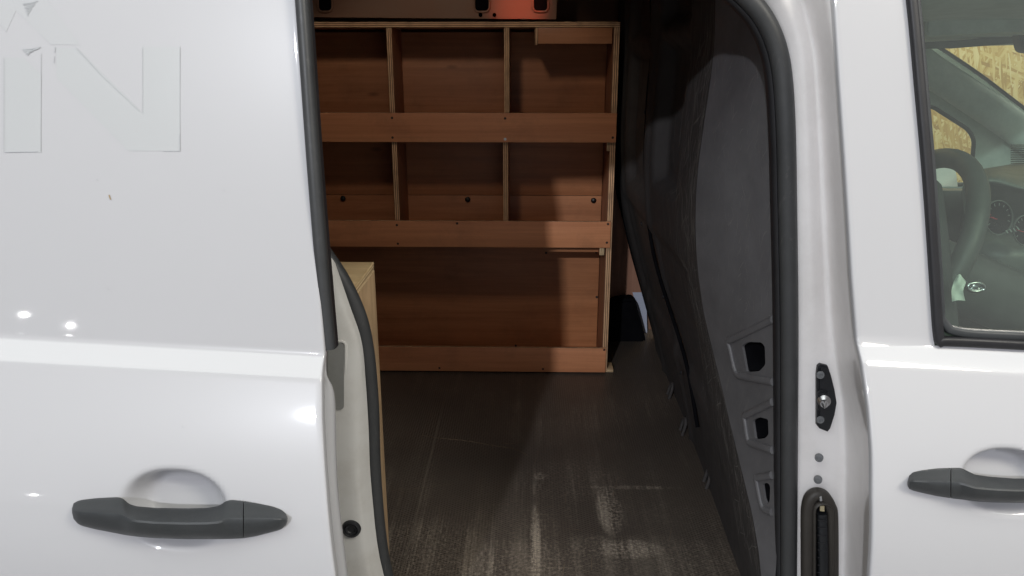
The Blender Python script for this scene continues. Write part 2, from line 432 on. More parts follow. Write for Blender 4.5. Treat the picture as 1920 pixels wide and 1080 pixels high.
# --- sliding door
door = None
edge_s = [PS(u, v, YSD) for u, v in ((537, -250), (546, -120), (555, 0), (577, 300), (604, 662), (600, 690), (599, 790), (607, 920), (624, 1080), (640, 1240))]
tab_s = sorted((p.z, p.x) for p in edge_s)
cup_c = PS(327, 958, YSD); cup_r = (PS(436, 950, YSD) - PS(226, 950, YSD)).length / 2; cup_h = (PS(327, 884, YSD).z - PS(327, 1040, YSD).z) / 2
def frange(a, b, st):
    n = max(1, round(abs(b - a) / st)); return [a + (b - a) * i / n for i in range(n + 1)]
zs = sorted(set([round(z, 5) for z in frange(.52, .70, .02) + frange(.70, 1.04, .004) + frange(1.04, 1.13, .002) + frange(1.13, 1.78, .01)]))
xn = frange(0, .45, .05)[:-1] + frange(.45, 1, .0042)
rows = []
for z in zs:
    xe = interp(tab_s, z); r = []
    for t in xn:
        X = -1.40 + (xe + 1.40) * t
        Z = z + .052 * 0
        r.append(Vector((X, YSD(X, Z) + cup(X, Z, cup_c, cup_r, cup_h, .030, .05), Z)))
    # hem rolls back into the van
    e = r[-1]
    for a in (30, 60, 90): r.append(e + Vector((.0028 * math.sin(R(a)), .0028 * (1 - math.cos(R(a))), 0)))
    r.append(e + Vector((.0028, .012, 0)))
    rows.append(r)
V, F = grid(rows)
door = link('sliding_door', V, F, M_white, van, True, auto=60)
tag(door, 'white sliding door skin with crease and faint N shaped vinyl ghost')
# inner face of the sliding door (its edge return)
patch('door_hem', [[(602, 664, .801), (612, 664, .806), (609, 666, .835)], [(602, 700, .799), (613, 702, .803), (610, 704, .835)],
                   [(602, 722, .799), (624, 727, .808), (620, 729, .84)], [(601, 760, .796), (628, 760, .808), (624, 760, .845)],
                   [(600, 850, .791), (630, 850, .803), (627, 850, .845)], [(607, 930, .788), (635, 935, .80), (631, 935, .845)],
                   [(623, 1080, .788), (652, 1080, .80), (648, 1080, .845)], [(642, 1260, .79), (675, 1260, .80), (670, 1260, .845)]], M_white, door, 5)
inner = [[Vector((interp(tab_s, z) - .012 if t == 1 else -1.40 + (interp(tab_s, z) + 1.39) * t, YSD(-.4, z) + .05, z)) for t in (0, .5, 1)] for z in frange(.52, 1.76, .05)]
V, F = grid(inner); link('inner_skin', V, F, M_jamb, door)
tube('edge_seal', crom([P(u, v, Y) for u, v, Y in ((548, -230, .885), (558, -100, .862), (567, 0, .846), (588, 300, .823), (604, 500, .812), (618, 652, .806))], 6), .0072, .010, M_rubber, door, 14, power=.8)
tube('edge_seal_lip', crom([P(u, v, Y) for u, v, Y in ((556, -230, .90), (566, -100, .88), (576, 0, .864), (597, 300, .84), (613, 500, .83), (626, 650, .824))], 6), .0042, .012, M_rubber_d, door, 10, power=.7)

# handles
def handle(parent, cols, fn, prot, name, split, cap_left, nz=14):
    """cols: (u, v_top, v_bottom, protrusion 0..1)"""
    def pane(cs, nm, close=True):
        rows = []
        tabt = [(c[0], c[1]) for c in cols]; tabb = [(c[0], c[2]) for c in cols]; tabp = [(c[0], c[3]) for c in cols]
        us = frange(cs[0], cs[1], 3)
        def cur(tab, u):
            # smoothed lookup
            return sum(interp(tab, u + d) * wgt for d, wgt in ((-5, .15), (-2.5, .2), (0, .3), (2.5, .2), (5, .15))) if tab[0][0] + 5 < u < tab[-1][0] - 5 else interp(tab, u)
        for u in us:
            vt, vb, pr = cur(tabt, u), cur(tabb, u), cur(tabp, u) * prot
            wt = PS(u, vt, fn); base = wt.y
            ring = []
            sec = [(0, .004), (.0, -.25), (.02, -.36), (.08, -.46), (.20, -.63), (.32, -.81), (.40, -.93), (.46, -1.0), (.53, -1.03), (.64, -1.01), (.78, -.95), (.88, -.88), (.95, -.78), (.985, -.6), (1.0, -.4), (1.0, .02)]
            for f, k in sec:
                Y = base + .008 + (k if k < 0 else 0) * (pr + .008) + (.004 if k > 0 else 0)
                ring.append(P(u, vt + (vb - vt) * f, Y))
            rows.append(ring)
        V, F = grid(rows); n = len(rows[0])
        F.append(tuple(range(n))); F.append(tuple((len(rows) - 1) * n + j for j in range(n)))
        return link(nm, V, F, M_handle, parent, True, auto=38)
    a, b = cols[0][0], cols[-1][0]
    if cap_left: pane((a, split - 1.0), 'handle_cap'); pane((split + .8, b), name)
    else: pane((a, split - 1.0), name); pane((split + .8, b), 'handle_cap')
handle(door, [(135, 950, 962, .15), (137, 943, 972, .35), (142, 940, 980, .5), (152, 937, 986, .6), (180, 934, 993, .72), (222, 932, 1001, .85), (232, 935, 1003, .9), (240, 944, 1004, .95), (255, 949, 1006, 1),
              (290, 952, 1009, 1), (350, 953, 1011, 1), (390, 952, 1011, 1), (412, 948, 1011, .95), (422, 940, 1011, .9), (432, 937, 1011, .86), (456, 939, 1010, .8), (480, 943, 1006, .7), (510, 949, 998, .6), (528, 955, 993, .5), (536, 962, 985, .35), (539, 968, 978, .15)],
       YSD, .034, 'door_handle', 456.5, False)
lathe('lock_button', [(0.0001, .0005), (.0016, .0005), (.0019, 0)], M_plug, door, P(440, 957, YS - .036), FACE_CAM, 12)

# faint vinyl ghosts left on the door skin
def decal(name, pix, mat, off=.00025, step=0.02):
    pts = [PS(u, v, YSD) for u, v in pix]
    return cdt_sheet(name, [(p.x, p.z) for p in pts], [], lambda a, b: Vector((a, YSD(a, b) - off, b)), mat, door, step)
decal('letter_ghost', [(106, 90), (144, 90), (268, 212), (268, 88), (338, 88), (338, 283), (241, 283), (106, 146)], M_ghost)
decal('letter_ghost', [(8, 108), (44, 108), (78, 140), (78, 286), (8, 286)], M_ghost)
decal('letter_ghost', [(-40, -40), (60, -40), (150, 84), (96, 84), (30, 20), (12, 60), (-40, 0)], M_ghost2)
def line_decal(pix, wpx, mat, nm='ghost_outline'):
    for (a, b) in zip(pix, pix[1:]):
        d = Vector((b[0] - a[0], b[1] - a[1])); nrm = Vector((-d.y, d.x)).normalized() * wpx / 2
        q = [(a[0] + nrm.x, a[1] + nrm.y), (b[0] + nrm.x, b[1] + nrm.y), (b[0] - nrm.x, b[1] - nrm.y), (a[0] - nrm.x, a[1] - nrm.y)]
        V = [PS(u, v, YSD) + Vector((0, -.0008, 0)) for u, v in q]; link(nm, V, [(0, 1, 2, 3)], mat, door, False)
M_gl = paint('ghost_line', (.495, .508, .512), 0, .4)
line_decal([(338, 88), (338, 283)], .9, M_gl); line_decal([(338, 283), (306, 283)], .9, M_glue); line_decal([(338, 250), (337, 283)], 1.2, M_glue)
line_decal([(144, 90), (190, 140)], 1.0, M_gl); line_decal([(190, 140), (262, 208)], .8, M_gl); line_decal([(268, 88), (268, 212)], .6, M_gl)
line_decal([(104, 88), (103, 98)], 1.5, M_glue); line_decal([(103, 105), (102, 118)], 1.0, M_glue)
line_decal([(78, 100), (77, 284)], .9, M_gl); line_decal([(10, 285), (72, 284)], 1.1, M_glue); line_decal([(8, 108), (8, 284)], .7, M_gl)
random.seed(3)
for (ax, ay, n, w_, h_) in ((44, 4, 9, 28, 26), (43, 90, 7, 35, 13)):
    for i in range(n):                                # hatch of black leftovers in a triangle
        t = i / n; y0 = ay + h_ * t
        x0 = ax + w_ * .18 * t * 2 + random.uniform(-1, 1); x1 = ax + w_ * (1 - .8 * t) + random.uniform(-2, 1)
        k = random.uniform(.2, .35)
        line_decal([(x0, y0 + 3), ((x0 + x1) / 2, y0 + 1.5 + random.uniform(-1, 1)), (x1, y0 - 2)], random.uniform(.9, 1.9), M_glue, 'glue_streak')
line_decal([(205, 365), (208, 374)], 2.2, plastic('brown_speck', (.30, .22, .12), .8, 0), 'dirt_speck')
for (u, v) in ((420, 355), (342, 798), (70, 826), (203, 540), (182, 335)): line_decal([(u, v), (u + 1.5, v + 3)], 1.2, M_glue, 'dirt_speck')

# --- front door
edge_f = [PS(u, v, YFD) for u, v in ((1556, -250), (1562, -120), (1568, 0), (1578, 150), (1590, 320), (1602, 520), (1611, 634), (1624, 700), (1634, 770), (1640, 850), (1640, 930), (1636, 1080), (1630, 1250))]
tab_f = sorted((p.z, p.x) for p in edge_f)
win_l = [PS(u, v, YFD) for u, v in ((1664, -250), (1683, -120), (1701, 0), (1716, 160), (1731, 330), (1744, 520), (1752, 646))]
tab_w = sorted((p.z, p.x) for p in win_l)
cupf_c = PS(1893, 905, YFD); cupf_r = (PS(1990, 905, YFD) - PS(1800, 905, YFD)).length / 2; cupf_h = (PS(1893, 838, YFD).z - PS(1893, 968, YFD).z) / 2
zwin = PS(1752, 648, YFD).z
def fskin(x0f, x1f, zlist, xn_, roll=True, slopez=0.0):
    rows = []
    for z in zlist:
        a, b = x0f(z), x1f(z); r = []
        for t in xn_:
            X = a + (b - a) * t; Z = z
            r.append(Vector((X, YFD(X, Z) + cup(X, Z, cupf_c, cupf_r, cupf_h, .030, .05), Z)))
        if roll:
            e = r[0]; pre = [e + Vector((-.003 * math.sin(R(a_)), .003 * (1 - math.cos(R(a_))), 0)) for a_ in (90, 60, 30)]
            r = [e + Vector((-.003, .009, 0))] + pre + r
        rows.append(r)
    return rows
xe = lambda z: interp(tab_f, z)
low = fskin(xe, lambda z: 1.50, sorted(set(frange(.50, .74, .02) + frange(.74, 1.04, .004) + frange(1.04, zwin, .002))), frange(0, .35, .0040) + frange(.36, 1, .03))
top = fskin(xe, lambda z: interp(tab_w, z), frange(zwin, 1.78, .006), frange(0, 1, .05))
V, F = grid(low); V2, F2 = grid(top)
F += [tuple(i + len(V) for i in f) for f in F2]; V += V2
fdoor = link('front_door', V, F, M_white, van, True, auto=60)
handle(fdoor, [(1702, 900, 912, .15), (1704, 891, 917, .35), (1710, 885, 920, .5), (1730, 881, 925, .62), (1757, 878, 931, .72), (1784, 877, 935, .8), (1802, 877, 937, .85), (1812, 882, 938, .92), (1828, 890, 940, .97),
               (1860, 894, 942, 1), (1900, 897, 943, 1), (1950, 897, 943, 1), (1985, 892, 943, .95), (2000, 885, 942, .85), (2040, 885, 938, .7), (2075, 893, 930, .4), (2083, 905, 920, .15)],
       YFD, .032, 'door_handle', 1783, True)
# window surround and pane
wl = [PS(u, v, YFD) for u, v in ((1664, -250), (1683, -120), (1701, 0), (1716, 160), (1731, 330), (1744, 520), (1749, 600), (1752, 630))]
c_bl = [PS(1754, 641, YFD), PS(1764, 645, YFD), PS(1800, 646, YFD), PS(1920, 652, YFD), PS(2100, 662, YFD), PS(2400, 680, YFD)]
path = [p + Vector((.004, -.001, 0)) for p in crom(wl + [c_bl[0]], 4)] + [p + Vector((0, -.001, .004)) for p in crom(c_bl[1:], 4)]
tube('window_seal', path, .0058, .006, M_rubber_d, fdoor, 12, power=.6)
path = [p + Vector((.0105, .005, 0)) for p in crom(wl[:-1], 4)] + [p + Vector((.012, .004, .0125)) for p in crom([c_bl[1] + Vector((-.003, 0, .004)), c_bl[2], c_bl[3], c_bl[4], c_bl[5]], 4)]
tube('window_seal', path, .0052, .006, M_handle, fdoor, 12, power=.6)
gy = .012
gp = [wl[0], wl[2], wl[4], wl[7], c_bl[2], c_bl[5]]
zt = 1.80
def winY(X, Z): return YFD(X, Z) + gy
rows = []
for z in frange(zwin - .005, 1.80, .03):
    xa = interp(tab_w, z) + .004
    rows.append([Vector((xa + (1.45 - xa) * t, winY(xa, z), z)) for t in frange(0, 1, .1)])
V, F = grid(rows); link('window_pane', V, F, M_glass, fdoor)
# inner door card behind the skin
bm_obj('door_card', box_geo((.98, .965, .80), (1.02, .06, .50), .02), M_dashd, fdoor)

# --- body side round the opening
seal_px = [(1478, 1330), (1479, 1080), (1480, 800), (1480, 600), (1477, 400), (1474, 250), (1468, 150), (1457, 90), (1436, 40), (1405, 0), (1360, -36), (1300, -60), (1150, -75), (900, -80), (700, -80), (600, -70),
           (545, -30), (525, 60), (520, 180), (530, 300), (560, 400), (600, 465), (640, 525), (671, 592), (686, 660), (695, 760), (699, 880), (709, 1000), (723, 1080), (748, 1180), (830, 1280), (950, 1340), (1300, 1365)]
YB = .965
seal3 = [P(u, v, YB) for u, v in seal_px]
sealc = crom(seal3 + [seal3[0]], 6)[:-1]
cx = sum(p.x for p in sealc) / len(sealc); cz = sum(p.z for p in sealc) / len(sealc)
def shrink(l, d):
    out = []; n = len(l)
    for i, p in enumerate(l):
        t = (l[(i + 1) % n] - l[i - 1]); nrm = Vector((-t.z, 0, t.x)).normalized()
        if nrm.dot(Vector((cx, 0, cz)) - p) < 0: nrm = -nrm
        out.append(p + nrm * d)
    return out
hole = [(p.x, p.z) for p in sealc]
side = cdt_sheet('body_side', [(-1.6, .30), (.40, .30), (.40, 1.95), (-1.6, 1.95)], [hole], lambda a, b: Vector((a, YB + .004, b)), M_frame, van, 0)
link('roof_rail', [(-1.6, .93, 1.80), (1.6, .93, 1.80), (1.6, .93, 1.98), (-1.6, .93, 1.98)], [(0, 1, 2, 3)], M_white, van, False)
# painted pillar between opening and front door: rows from seal to the door gap
def prow(v, a, b, lowf):
    """a: pixel of the seal side, b: pixel of the door edge; lowf 0 = rolled upper section, 1 = wide flat lower section"""
    Yd = PS(b, v, YFD).y + .008
    sec_u = [(0, .968), (.10, .962), (.28, .955), (.42, .958), (.52, .962), (.62, .953), (.76, Yd * .5 + .4775), (.88, Yd * .85 + .14325), (.98, Yd + .003), (1.06, Yd + .004)]
    sec_l = [(0, .968), (.08, .964), (.25, .962), (.42, .958), (.55, .952), (.66, .944), (.78, Yd * .35 + .614), (.89, Yd * .75 + .236), (.98, Yd + .004), (1.06, Yd + .006)]
    return [(a + (b - a) * (f1 * (1 - lowf) + f2 * lowf), v, y1 * (1 - lowf) + y2 * lowf) for (f1, y1), (f2, y2) in zip(sec_u, sec_l)]
patch('door_pillar', [prow(-250, 1340, 1563, 0), prow(-60, 1370, 1566, 0), prow(0, 1432, 1568, 0), prow(60, 1462, 1571, 0), prow(130, 1477, 1577, 0), prow(300, 1484, 1589, 0), prow(480, 1488, 1600, .0), prow(600, 1490, 1609, .15),
                      prow(680, 1491, 1620, .6), prow(760, 1492, 1634, .95), prow(850, 1492, 1641, 1), prow(960, 1491, 1641, 1), prow(1080, 1490, 1638, 1), prow(1300, 1488, 1630, 1)], M_frame, side, 5)
tube('opening_seal', sealc, .0115, .011, M_rubber, side, 14, closed=True)
tube('opening_seal_lip', [p + Vector((0, .014, 0)) for p in shrink(sealc, .013) if p.x > .10], .006, .012, M_rubber_d, side, 10, power=.8) if 0 else None
lipp = [p + Vector((0, .014, 0)) for p in shrink(sealc[:10 * 6], .012)]
tube('opening_seal_lip', lipp, .0042, .012, M_rubber_d, side, 10, power=.8)
# rear jamb seen below the sliding door edge
patch('rear_jamb', [[(560, 470, .935), (600, 470, .938), (618, 480, .942), (628, 492, .950)], [(600, 560, .935), (625, 560, .938), (640, 560, .942), (655, 570, .952)],
                    [(610, 640, .932), (648, 640, .935), (668, 640, .94), (678, 640, .952)], [(612, 720, .93), (655, 720, .932), (676, 720, .94), (686, 720, .952)],
                    [(615, 800, .93), (660, 800, .932), (678, 800, .94), (691, 800, .952)], [(618, 920, .93), (666, 920, .93), (684, 920, .94), (697, 920, .952)],
                    [(625, 1080, .93), (685, 1080, .93), (705, 1080, .94), (720, 1080, .952)], [(640, 1260, .93), (750, 1260, .93), (770, 1260, .94), (790, 1260, .952)]], M_jamb, side, 5)
# pressed slot in the jamb
def rring(u0, u1, v0, v1, r, Y, n=5):
    out = []
    for (cu, cv, a0) in ((u1 - r, v0 + r, -90), (u1 - r, v1 - r, 0), (u0 + r, v1 - r, 90), (u0 + r, v0 + r, 180)):
        for k in range(n + 1):
            a = R(a0 + 90 * k / n); out.append(P(cu + r * math.cos(a), cv + r * math.sin(a), Y))
    return out
tube('pressed_slot', rring(612, 648, 640, 771, 8, .934), .0022, .0025, M_jamb, side, 8, closed=True)
pr = rring(614, 645, 643, 768, 7, .9285); link('latch_recess', pr, [tuple(range(len(pr)))], plastic('recess_shade_grey', (.20, .20, .19), .6, .1), side, False)  # flat sheet; the shade of the recess is put into its grey
lathe('rubber_plug', [(.0001, .0015), (.005, .0015), (.006, .003), (.0078, .0035), (.0085, .001), (.0098, .0045), (.0125, .0035), (.0136, 0)], M_rubber_d, side, P(659, 991, .929), FACE_CAM)

# fittings on the pillar
def plate(name, pix, Y, depth, mat, parent, bev=.002):
    pts = [P(u, v, Y) for u, v in pix]; bm = bmesh.new()
    vs = [bm.verts.new(p) for p in pts]; f = bm.faces.new(vs)
    r = bmesh.ops.extrude_face_region(bm, geom=[f])
    for e in r['geom']:
        if isinstance(e, bmesh.types.BMVert): e.co.y -= depth
    bmesh.ops.recalc_face_normals(bm, faces=bm.faces)
    front = [e for e in bm.edges if all(abs(v.co.y - (Y - depth)) < 1e-5 for v in e.verts)]
    bmesh.ops.bevel(bm, geom=front, offset=bev, segments=2, affect='EDGES')
    return bm_obj(name, bm, mat, parent)
plate('locating_plate', [(1531, 684), (1536, 680), (1549, 683), (1555, 700), (1562, 728), (1566, 752), (1562, 775), (1554, 800), (1549, 806), (1534, 800), (1529, 794), (1529, 700)], .958, .008, M_black, side, .003)
plate('locating_plate_boss', [(1531, 735), (1540, 730), (1553, 734), (1561, 750), (1556, 766), (1544, 771), (1531, 766)], .950, .005, M_black, side, .002)
for v in (703, 787):
    lathe('screw_head', [(.0001, .0006), (.0022, .0006), (.0026, .0022), (.0048, .002), (.0055, 0)], M_plug, side, P(1538, v, .949), FACE_CAM, 16)
lathe('locating_pin', [(.0075, 0), (.0085, .002), (.0065, .004), (.0042, .006), (.0042, .010), (.005, .011), (.005, .013), (.003, .017), (.0012, .023), (.0001, .024)], M_steel, side, P(1545, 751, .946), (R(90), 0, R(-18)), 20)
for u, v in ((1536, 857), (1534, 898)):
    lathe('rubber_buffer', [(.0001, .004), (.0028, .004), (.0032, .0055), (.0052, .005), (.0056, .003), (.0046, .002), (.0056, .001), (.0056, 0)], M_plug, side, P(u, v, .955), (R(90), 0, R(-25)), 18)
go = crom([P(u, v, .950) for u, v in ((1513, 1190), (1513, 1080), (1513, 980), (1514, 952), (1519, 934), (1531, 926), (1545, 930), (1556, 948), (1560, 972), (1561, 1080), (1561, 1190))], 5)
tube('cable_gaiter', go, .0078, .009, M_gaiter, side, 12, power=.75)
tube('gaiter_lip', [p + Vector((.003, -.006, 0)) for p in rring(1519, 1553, 938, 1190, 14, .952, 8)], .0028, .006, M_gaiter, side, 10, closed=True)
gi = rring(1512, 1559, 932, 1190, 20, .9535, 8); link('gaiter_recess', gi, [tuple(range(len(gi)))], M_void, side, False)
for (v0, v1) in ((962, 1180),):
    tube('cable_cover', [P(1541, v0, .948), P(1543, 1050, .945), P(1544, v1, .948)], .007, .006, M_black, side, 8, power=.6)
for v in range(975, 1080, 14): tube('cover_rib', [P(1533, v, .941), P(1551, v + 2, .941)], .0008, .0012, M_rubber_d, side, 6)
plate('contact_tab', [(1537, 947), (1545, 948), (1545, 958), (1537, 957)], .943, .002, plastic('brass_tab', (.35, .30, .19), .4, 0), side, .0004)
plate('contact_tab', [(1535, 930), (1540, 928), (1541, 938), (1537, 939)], .943, .002, plastic('grey_tab', (.28, .28, .28), .4, 0), side, .0004)

# --- closed shell of the van so that the load bay is dark
XR, YW = -1.6, 2.36
def quad(name, pts, mat, parent, thick=0): return link(name, pts, [tuple(range(len(pts)))], mat, parent, False)
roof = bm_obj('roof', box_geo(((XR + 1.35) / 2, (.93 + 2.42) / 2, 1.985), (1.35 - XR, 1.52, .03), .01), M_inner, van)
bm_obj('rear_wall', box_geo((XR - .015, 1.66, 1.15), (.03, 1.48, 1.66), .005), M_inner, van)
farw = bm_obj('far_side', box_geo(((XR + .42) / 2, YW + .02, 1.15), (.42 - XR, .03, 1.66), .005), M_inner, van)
bm_obj('underbody', box_geo((-.05, 1.66, .47), (3.1, 1.44, .10), .01), M_dashd, van)
fl = link('load_floor', [(XR, .985, FLOOR), (.52, .985, FLOOR), (.52, YW, FLOOR), (XR, YW, FLOOR)], [(0, 1, 2, 3)], M_floor, van, False)
link('floor_sill', [(XR, .95, FLOOR - .004), (.42, .95, FLOOR - .004), (.42, .992, FLOOR - .002), (XR, .992, FLOOR - .002)], [(0, 1, 2, 3)], M_dashd, van, False)
# floor scratches and the joint between the two floor sheets
def ribbon(name, pix, wm, mat, parent, z=.0012, n=6):
    pts = crom([PZ(u, v, FLOOR) for u, v in pix], n); V = []; F = []
    for i, p in enumerate(pts):
        t = (pts[min(i + 1, len(pts) - 1)] - pts[max(i - 1, 0)]).normalized(); a = Vector((-t.y, t.x, 0)) * wm * .5 * (.35 + .65 * math.sin(math.pi * (i + .6) / (len(pts) + .2)))
        V += [p + a + Vector((0, 0, z)), p - a + Vector((0, 0, z))]
    for i in range(len(pts) - 1): F.append((2 * i, 2 * i + 1, 2 * i + 3, 2 * i + 2))
    return link(name, V, F, mat, parent, False)
M_fs = plastic('floor_scratch', (.15, .115, .085), .8, 0); M_joint = plastic('floor_joint', (.11, .09, .07), .8, 0)
ribbon('scratch', [(792, 817), (820, 822), (870, 827), (930, 837), (965, 843), (990, 855)], .0042, M_fs, fl)
ribbon('scratch', [(936, 830), (955, 833), (975, 830)], .002, M_fs, fl)
ribbon('scratch', [(722, 761), (745, 761), (768, 760)], .002, M_fs, fl); ribbon('scratch', [(888, 769), (905, 768), (918, 769)], .0018, M_fs, fl)
ribbon('scratch', [(730, 921), (780, 917), (850, 908)], .0016, M_fs, fl)
ribbon('floor_joint', [(845, 702), (832, 757), (806, 860), (785, 950), (762, 1040), (742, 1110)], .0028, M_joint, fl, .0008)
random.seed(11)
for i in range(46):
    u = random.uniform(740, 1330); v = random.uniform(760, 1075); a = random.choice([0, 0, 1.4, 1.57, 1.7]) + random.uniform(-.2, .2); L = random.uniform(6, 34)
    if u > 1180 + (v - 690) * .38: continue
    ribbon('scratch', [(u, v), (u + L * .5 * math.cos(a), v + L * .5 * math.sin(a) + random.uniform(-1, 1)), (u + L * math.cos(a), v + L * math.sin(a))], random.uniform(.0006, .0014), M_fs, fl, .0014, 3)

# --- bulkhead between the load bay and the cab
T0 = [(-.86, .368), (-.65, .360), (-.5, .346), (-.35, .335), (-.2, .322), (0, .315), (.2, .30), (.5, .27)]
T1 = [(-.86, .366), (-.75, .356), (-.66, .342), (-.61, .330), (-.50, .312), (-.417, .290), (-.308, .268), (-.2, .260), (-.1, .266), (0, .275), (.2, .262), (.5, .22)]
T2 = [(-.86, .392), (-.78, .374), (-.68, .343), (-.565, .307), (-.47, .280), (-.36, .252), (-.2, .240), (0, .242), (.2, .235), (.5, .20)]
def smooth_tab(T):
    return lambda z: sum(interp(T, z + d) * w_ for d, w_ in ((-.05, .15), (-.025, .2), (0, .3), (.025, .2), (.05, .15)))
f0, f1, f2 = smooth_tab(T0), smooth_tab(T1), smooth_tab(T2)
def yb(z): return interp([(-.86, .990), (-.80, .992), (-.72, 1.005), (-.66, 1.03), (-.60, 1.075), (-.54, 1.13), (-.47, 1.175), (-.40, 1.20)], z)
def BX(Y, z):
    """X of the bulkhead face at depth Y and height z below the camera"""
    if Y > 2.2: return BX(2.2, z) + (Y - 2.2) * .9
    B = yb(z)
    if Y < B: 
        t = (Y - .98) / (B - .98); x = f0(z) * (1 - t) + f1(z) * t
    else:
        t = sm(B, 1.75, Y) * .6 + .4 * min(1, (Y - B) / (2.2 - B)); x = f1(z) * (1 - t) + f2(z) * t
    # pressed details
    def pan(y0, y1, z0, z1, d, e=.012): return d * sm(y0 - e, y0 + e, Y) * sm(y1 + e, y1 - e, Y) * sm(z0 - e, z0 + e, z) * sm(z1 + e, z1 - e, z)
    x += pan(1.36, 1.56, -.24, .02, .028) + pan(1.36, 1.56, .06, .30, .028)
    x += pan(1.68, 1.95, -.30, .0, .022) + pan(1.68, 1.95, .04, .3, .022)
    x -= .007 * math.exp(-((Y - 1.62) / .014) ** 2) + .006 * math.exp(-((Y - 2.02) / .016) ** 2)
    x += pan(1.30, 2.1, -.62, -.36, .012, .02)
    return x
ys = frange(1.200, 2.36, .011); zl = frange(-.86, .56, .012)
V, F = grid([[Vector((BX(yb(z) + (y - 1.2) * (2.36 - yb(z)) / 1.16 + 1e-5, z), yb(z) + (y - 1.2) * (2.36 - yb(z)) / 1.16, CAMH + z)) for y in ys] for z in zl])
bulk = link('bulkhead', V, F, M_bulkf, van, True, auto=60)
# near flat of the bulkhead with its three trapezoid openings, filled between pixel outlines
def on_near(u, v):
    lo = None; Y = 1.08
    for _ in range(30):
        p = P(u, v, Y); x = BX(min(max(Y, .96), yb(p.z - CAMH) - 1e-4), p.z - CAMH)
        d = ray(u, v); Yn = x * d.y / d.x; Y = Y * .5 + Yn * .5
    return P(u, v, Y)
def near_fn(a, b):
    z = b - CAMH; B = yb(z); y = min(a, B - 1e-5) if B > 1.0 else min(a, B - 1e-5)
    return Vector((BX(y, z), y, b))
def rounded(pix, r=3, n=3):
    out = []; N_ = len(pix)
    for i in range(N_):
        p = Vector(pix[i]); a = (Vector(pix[i - 1]) - p); b = (Vector(pix[(i + 1) % N_]) - p)
        ra, rb = min(r, a.length / 2.2), min(r, b.length / 2.2)
        s_, e_ = p + a.normalized() * ra, p + b.normalized() * rb
        for k in range(n + 1): t = k / n; q = s_ * (1 - t) ** 2 + p * 2 * t * (1 - t) + e_ * t * t; out.append((q.x, q.y))
    return out
HOLES = [[(1391, 648), (1403, 641), (1428, 642), (1434, 650), (1435, 684), (1424, 696), (1400, 698)],
         [(1411, 788), (1424, 782), (1440, 786), (1441, 815), (1434, 822), (1416, 824)],
         [(1429, 907), (1440, 905), (1444, 912), (1443, 940), (1438, 946), (1433, 935)]]
FR = [[(1366, 640), (1450, 599), (1450, 716), (1395, 706), (1380, 697)],
      [(1396, 780), (1449, 754), (1449, 844), (1412, 832), (1403, 824)],
      [(1418, 896), (1448, 891), (1448, 960), (1434, 955), (1428, 945)]]
holes3 = [[(q.y, q.z) for q in (on_near(u, v) for u, v in rounded(h, 4))] for h in HOLES]
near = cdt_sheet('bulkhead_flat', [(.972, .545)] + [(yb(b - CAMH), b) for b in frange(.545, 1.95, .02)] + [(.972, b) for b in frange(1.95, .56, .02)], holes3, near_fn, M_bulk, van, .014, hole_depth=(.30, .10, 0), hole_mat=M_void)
tag(near, 'scratched charcoal plastic flat with three trapezoid openings')
for f in FR:
    loop = [on_near(u, v) for u, v in f]
    pth = crom([loop[1], loop[0].lerp(loop[1], .12), loop[0], loop[0].lerp(loop[4], .3), loop[4], loop[3], loop[2]], 4)
    tube('opening_rim', [p + Vector((-.001, 0, 0)) for p in pth], .0055, .0035, M_bulk, near, 10, up=Vector((-1, 0, 0)), power=1.0)
# return between seal and bulkhead
tube('flange_bead', crom([P(u, v, 1.0) for u, v in ((1375, -20), (1420, 40), (1441, 110), (1451, 200), (1458, 400), (1463, 700), (1464, 1000), (1463, 1250))], 5), .006, .012, M_black, near, 10, power=.7)
for (v0, v1) in ((120, 200), (440, 475), (570, 600)):
    tube('flange_clip', crom([P(1449 + (v0 > 300) * 6, v0, .99), P(1454 + (v0 > 300) * 6, (v0 + v1) / 2, .985), P(1452 + (v0 > 300) * 6, v1, .99)], 4), .0014, .002, M_bulk, near, 8)
# thin scratches, one joined set of uncountable marks
V = []; F = []; random.seed(5)
def scratch(y, z, L, ang, wd=.0004, bend=0.0, near_=True):
    n = 5; s0 = len(V)
    for i in range(n + 1):
        t = i / n; yy = y + L * t * math.cos(ang); zz = z + L * t * math.sin(ang) + bend * math.sin(math.pi * t)
        B = yb(zz); yy = min(max(yy, .99), B - .002) if near_ else max(B + .002, min(2.2, yy))
        ww = wd * math.sin(math.pi * (t * .8 + .1)); x = BX(yy, zz) - .0009
        V.extend([Vector((x, yy - ww * math.sin(ang), CAMH + zz + ww * math.cos(ang))), Vector((x, yy + ww * math.sin(ang), CAMH + zz - ww * math.cos(ang)))])
    for i in range(n): F.append((s0 + 2 * i, s0 + 2 * i + 1, s0 + 2 * i + 3, s0 + 2 * i + 2))
for i in range(150): scratch(random.uniform(1.0, 1.19), random.uniform(-.36, .0), random.uniform(.004, .03), random.uniform(.9, 2.4), random.uniform(.00012, .0003), random.uniform(-.003, .003))
for i in range(420):
    z = random.uniform(-.78, .0); scratch(yb(z) + .005 + abs(random.gauss(0, .08)), z, random.uniform(.008, .06), random.choice([1.2, 1.5, 1.9, 2.2]) + random.uniform(-.5, .5), random.uniform(.00015, .0004), random.uniform(-.002, .002), False)
for i in range(260):
    z = random.uniform(-.74, .02); scratch(yb(z) + .004 + abs(random.gauss(0, .13)), z, random.uniform(.02, .13), 1.66 + random.gauss(0, .13), random.uniform(.00012, .0003), random.uniform(-.003, .003), False)
sobj = link('scratch_marks', V, F, M_scr, bulk, False); sobj['kind'] = 'stuff'
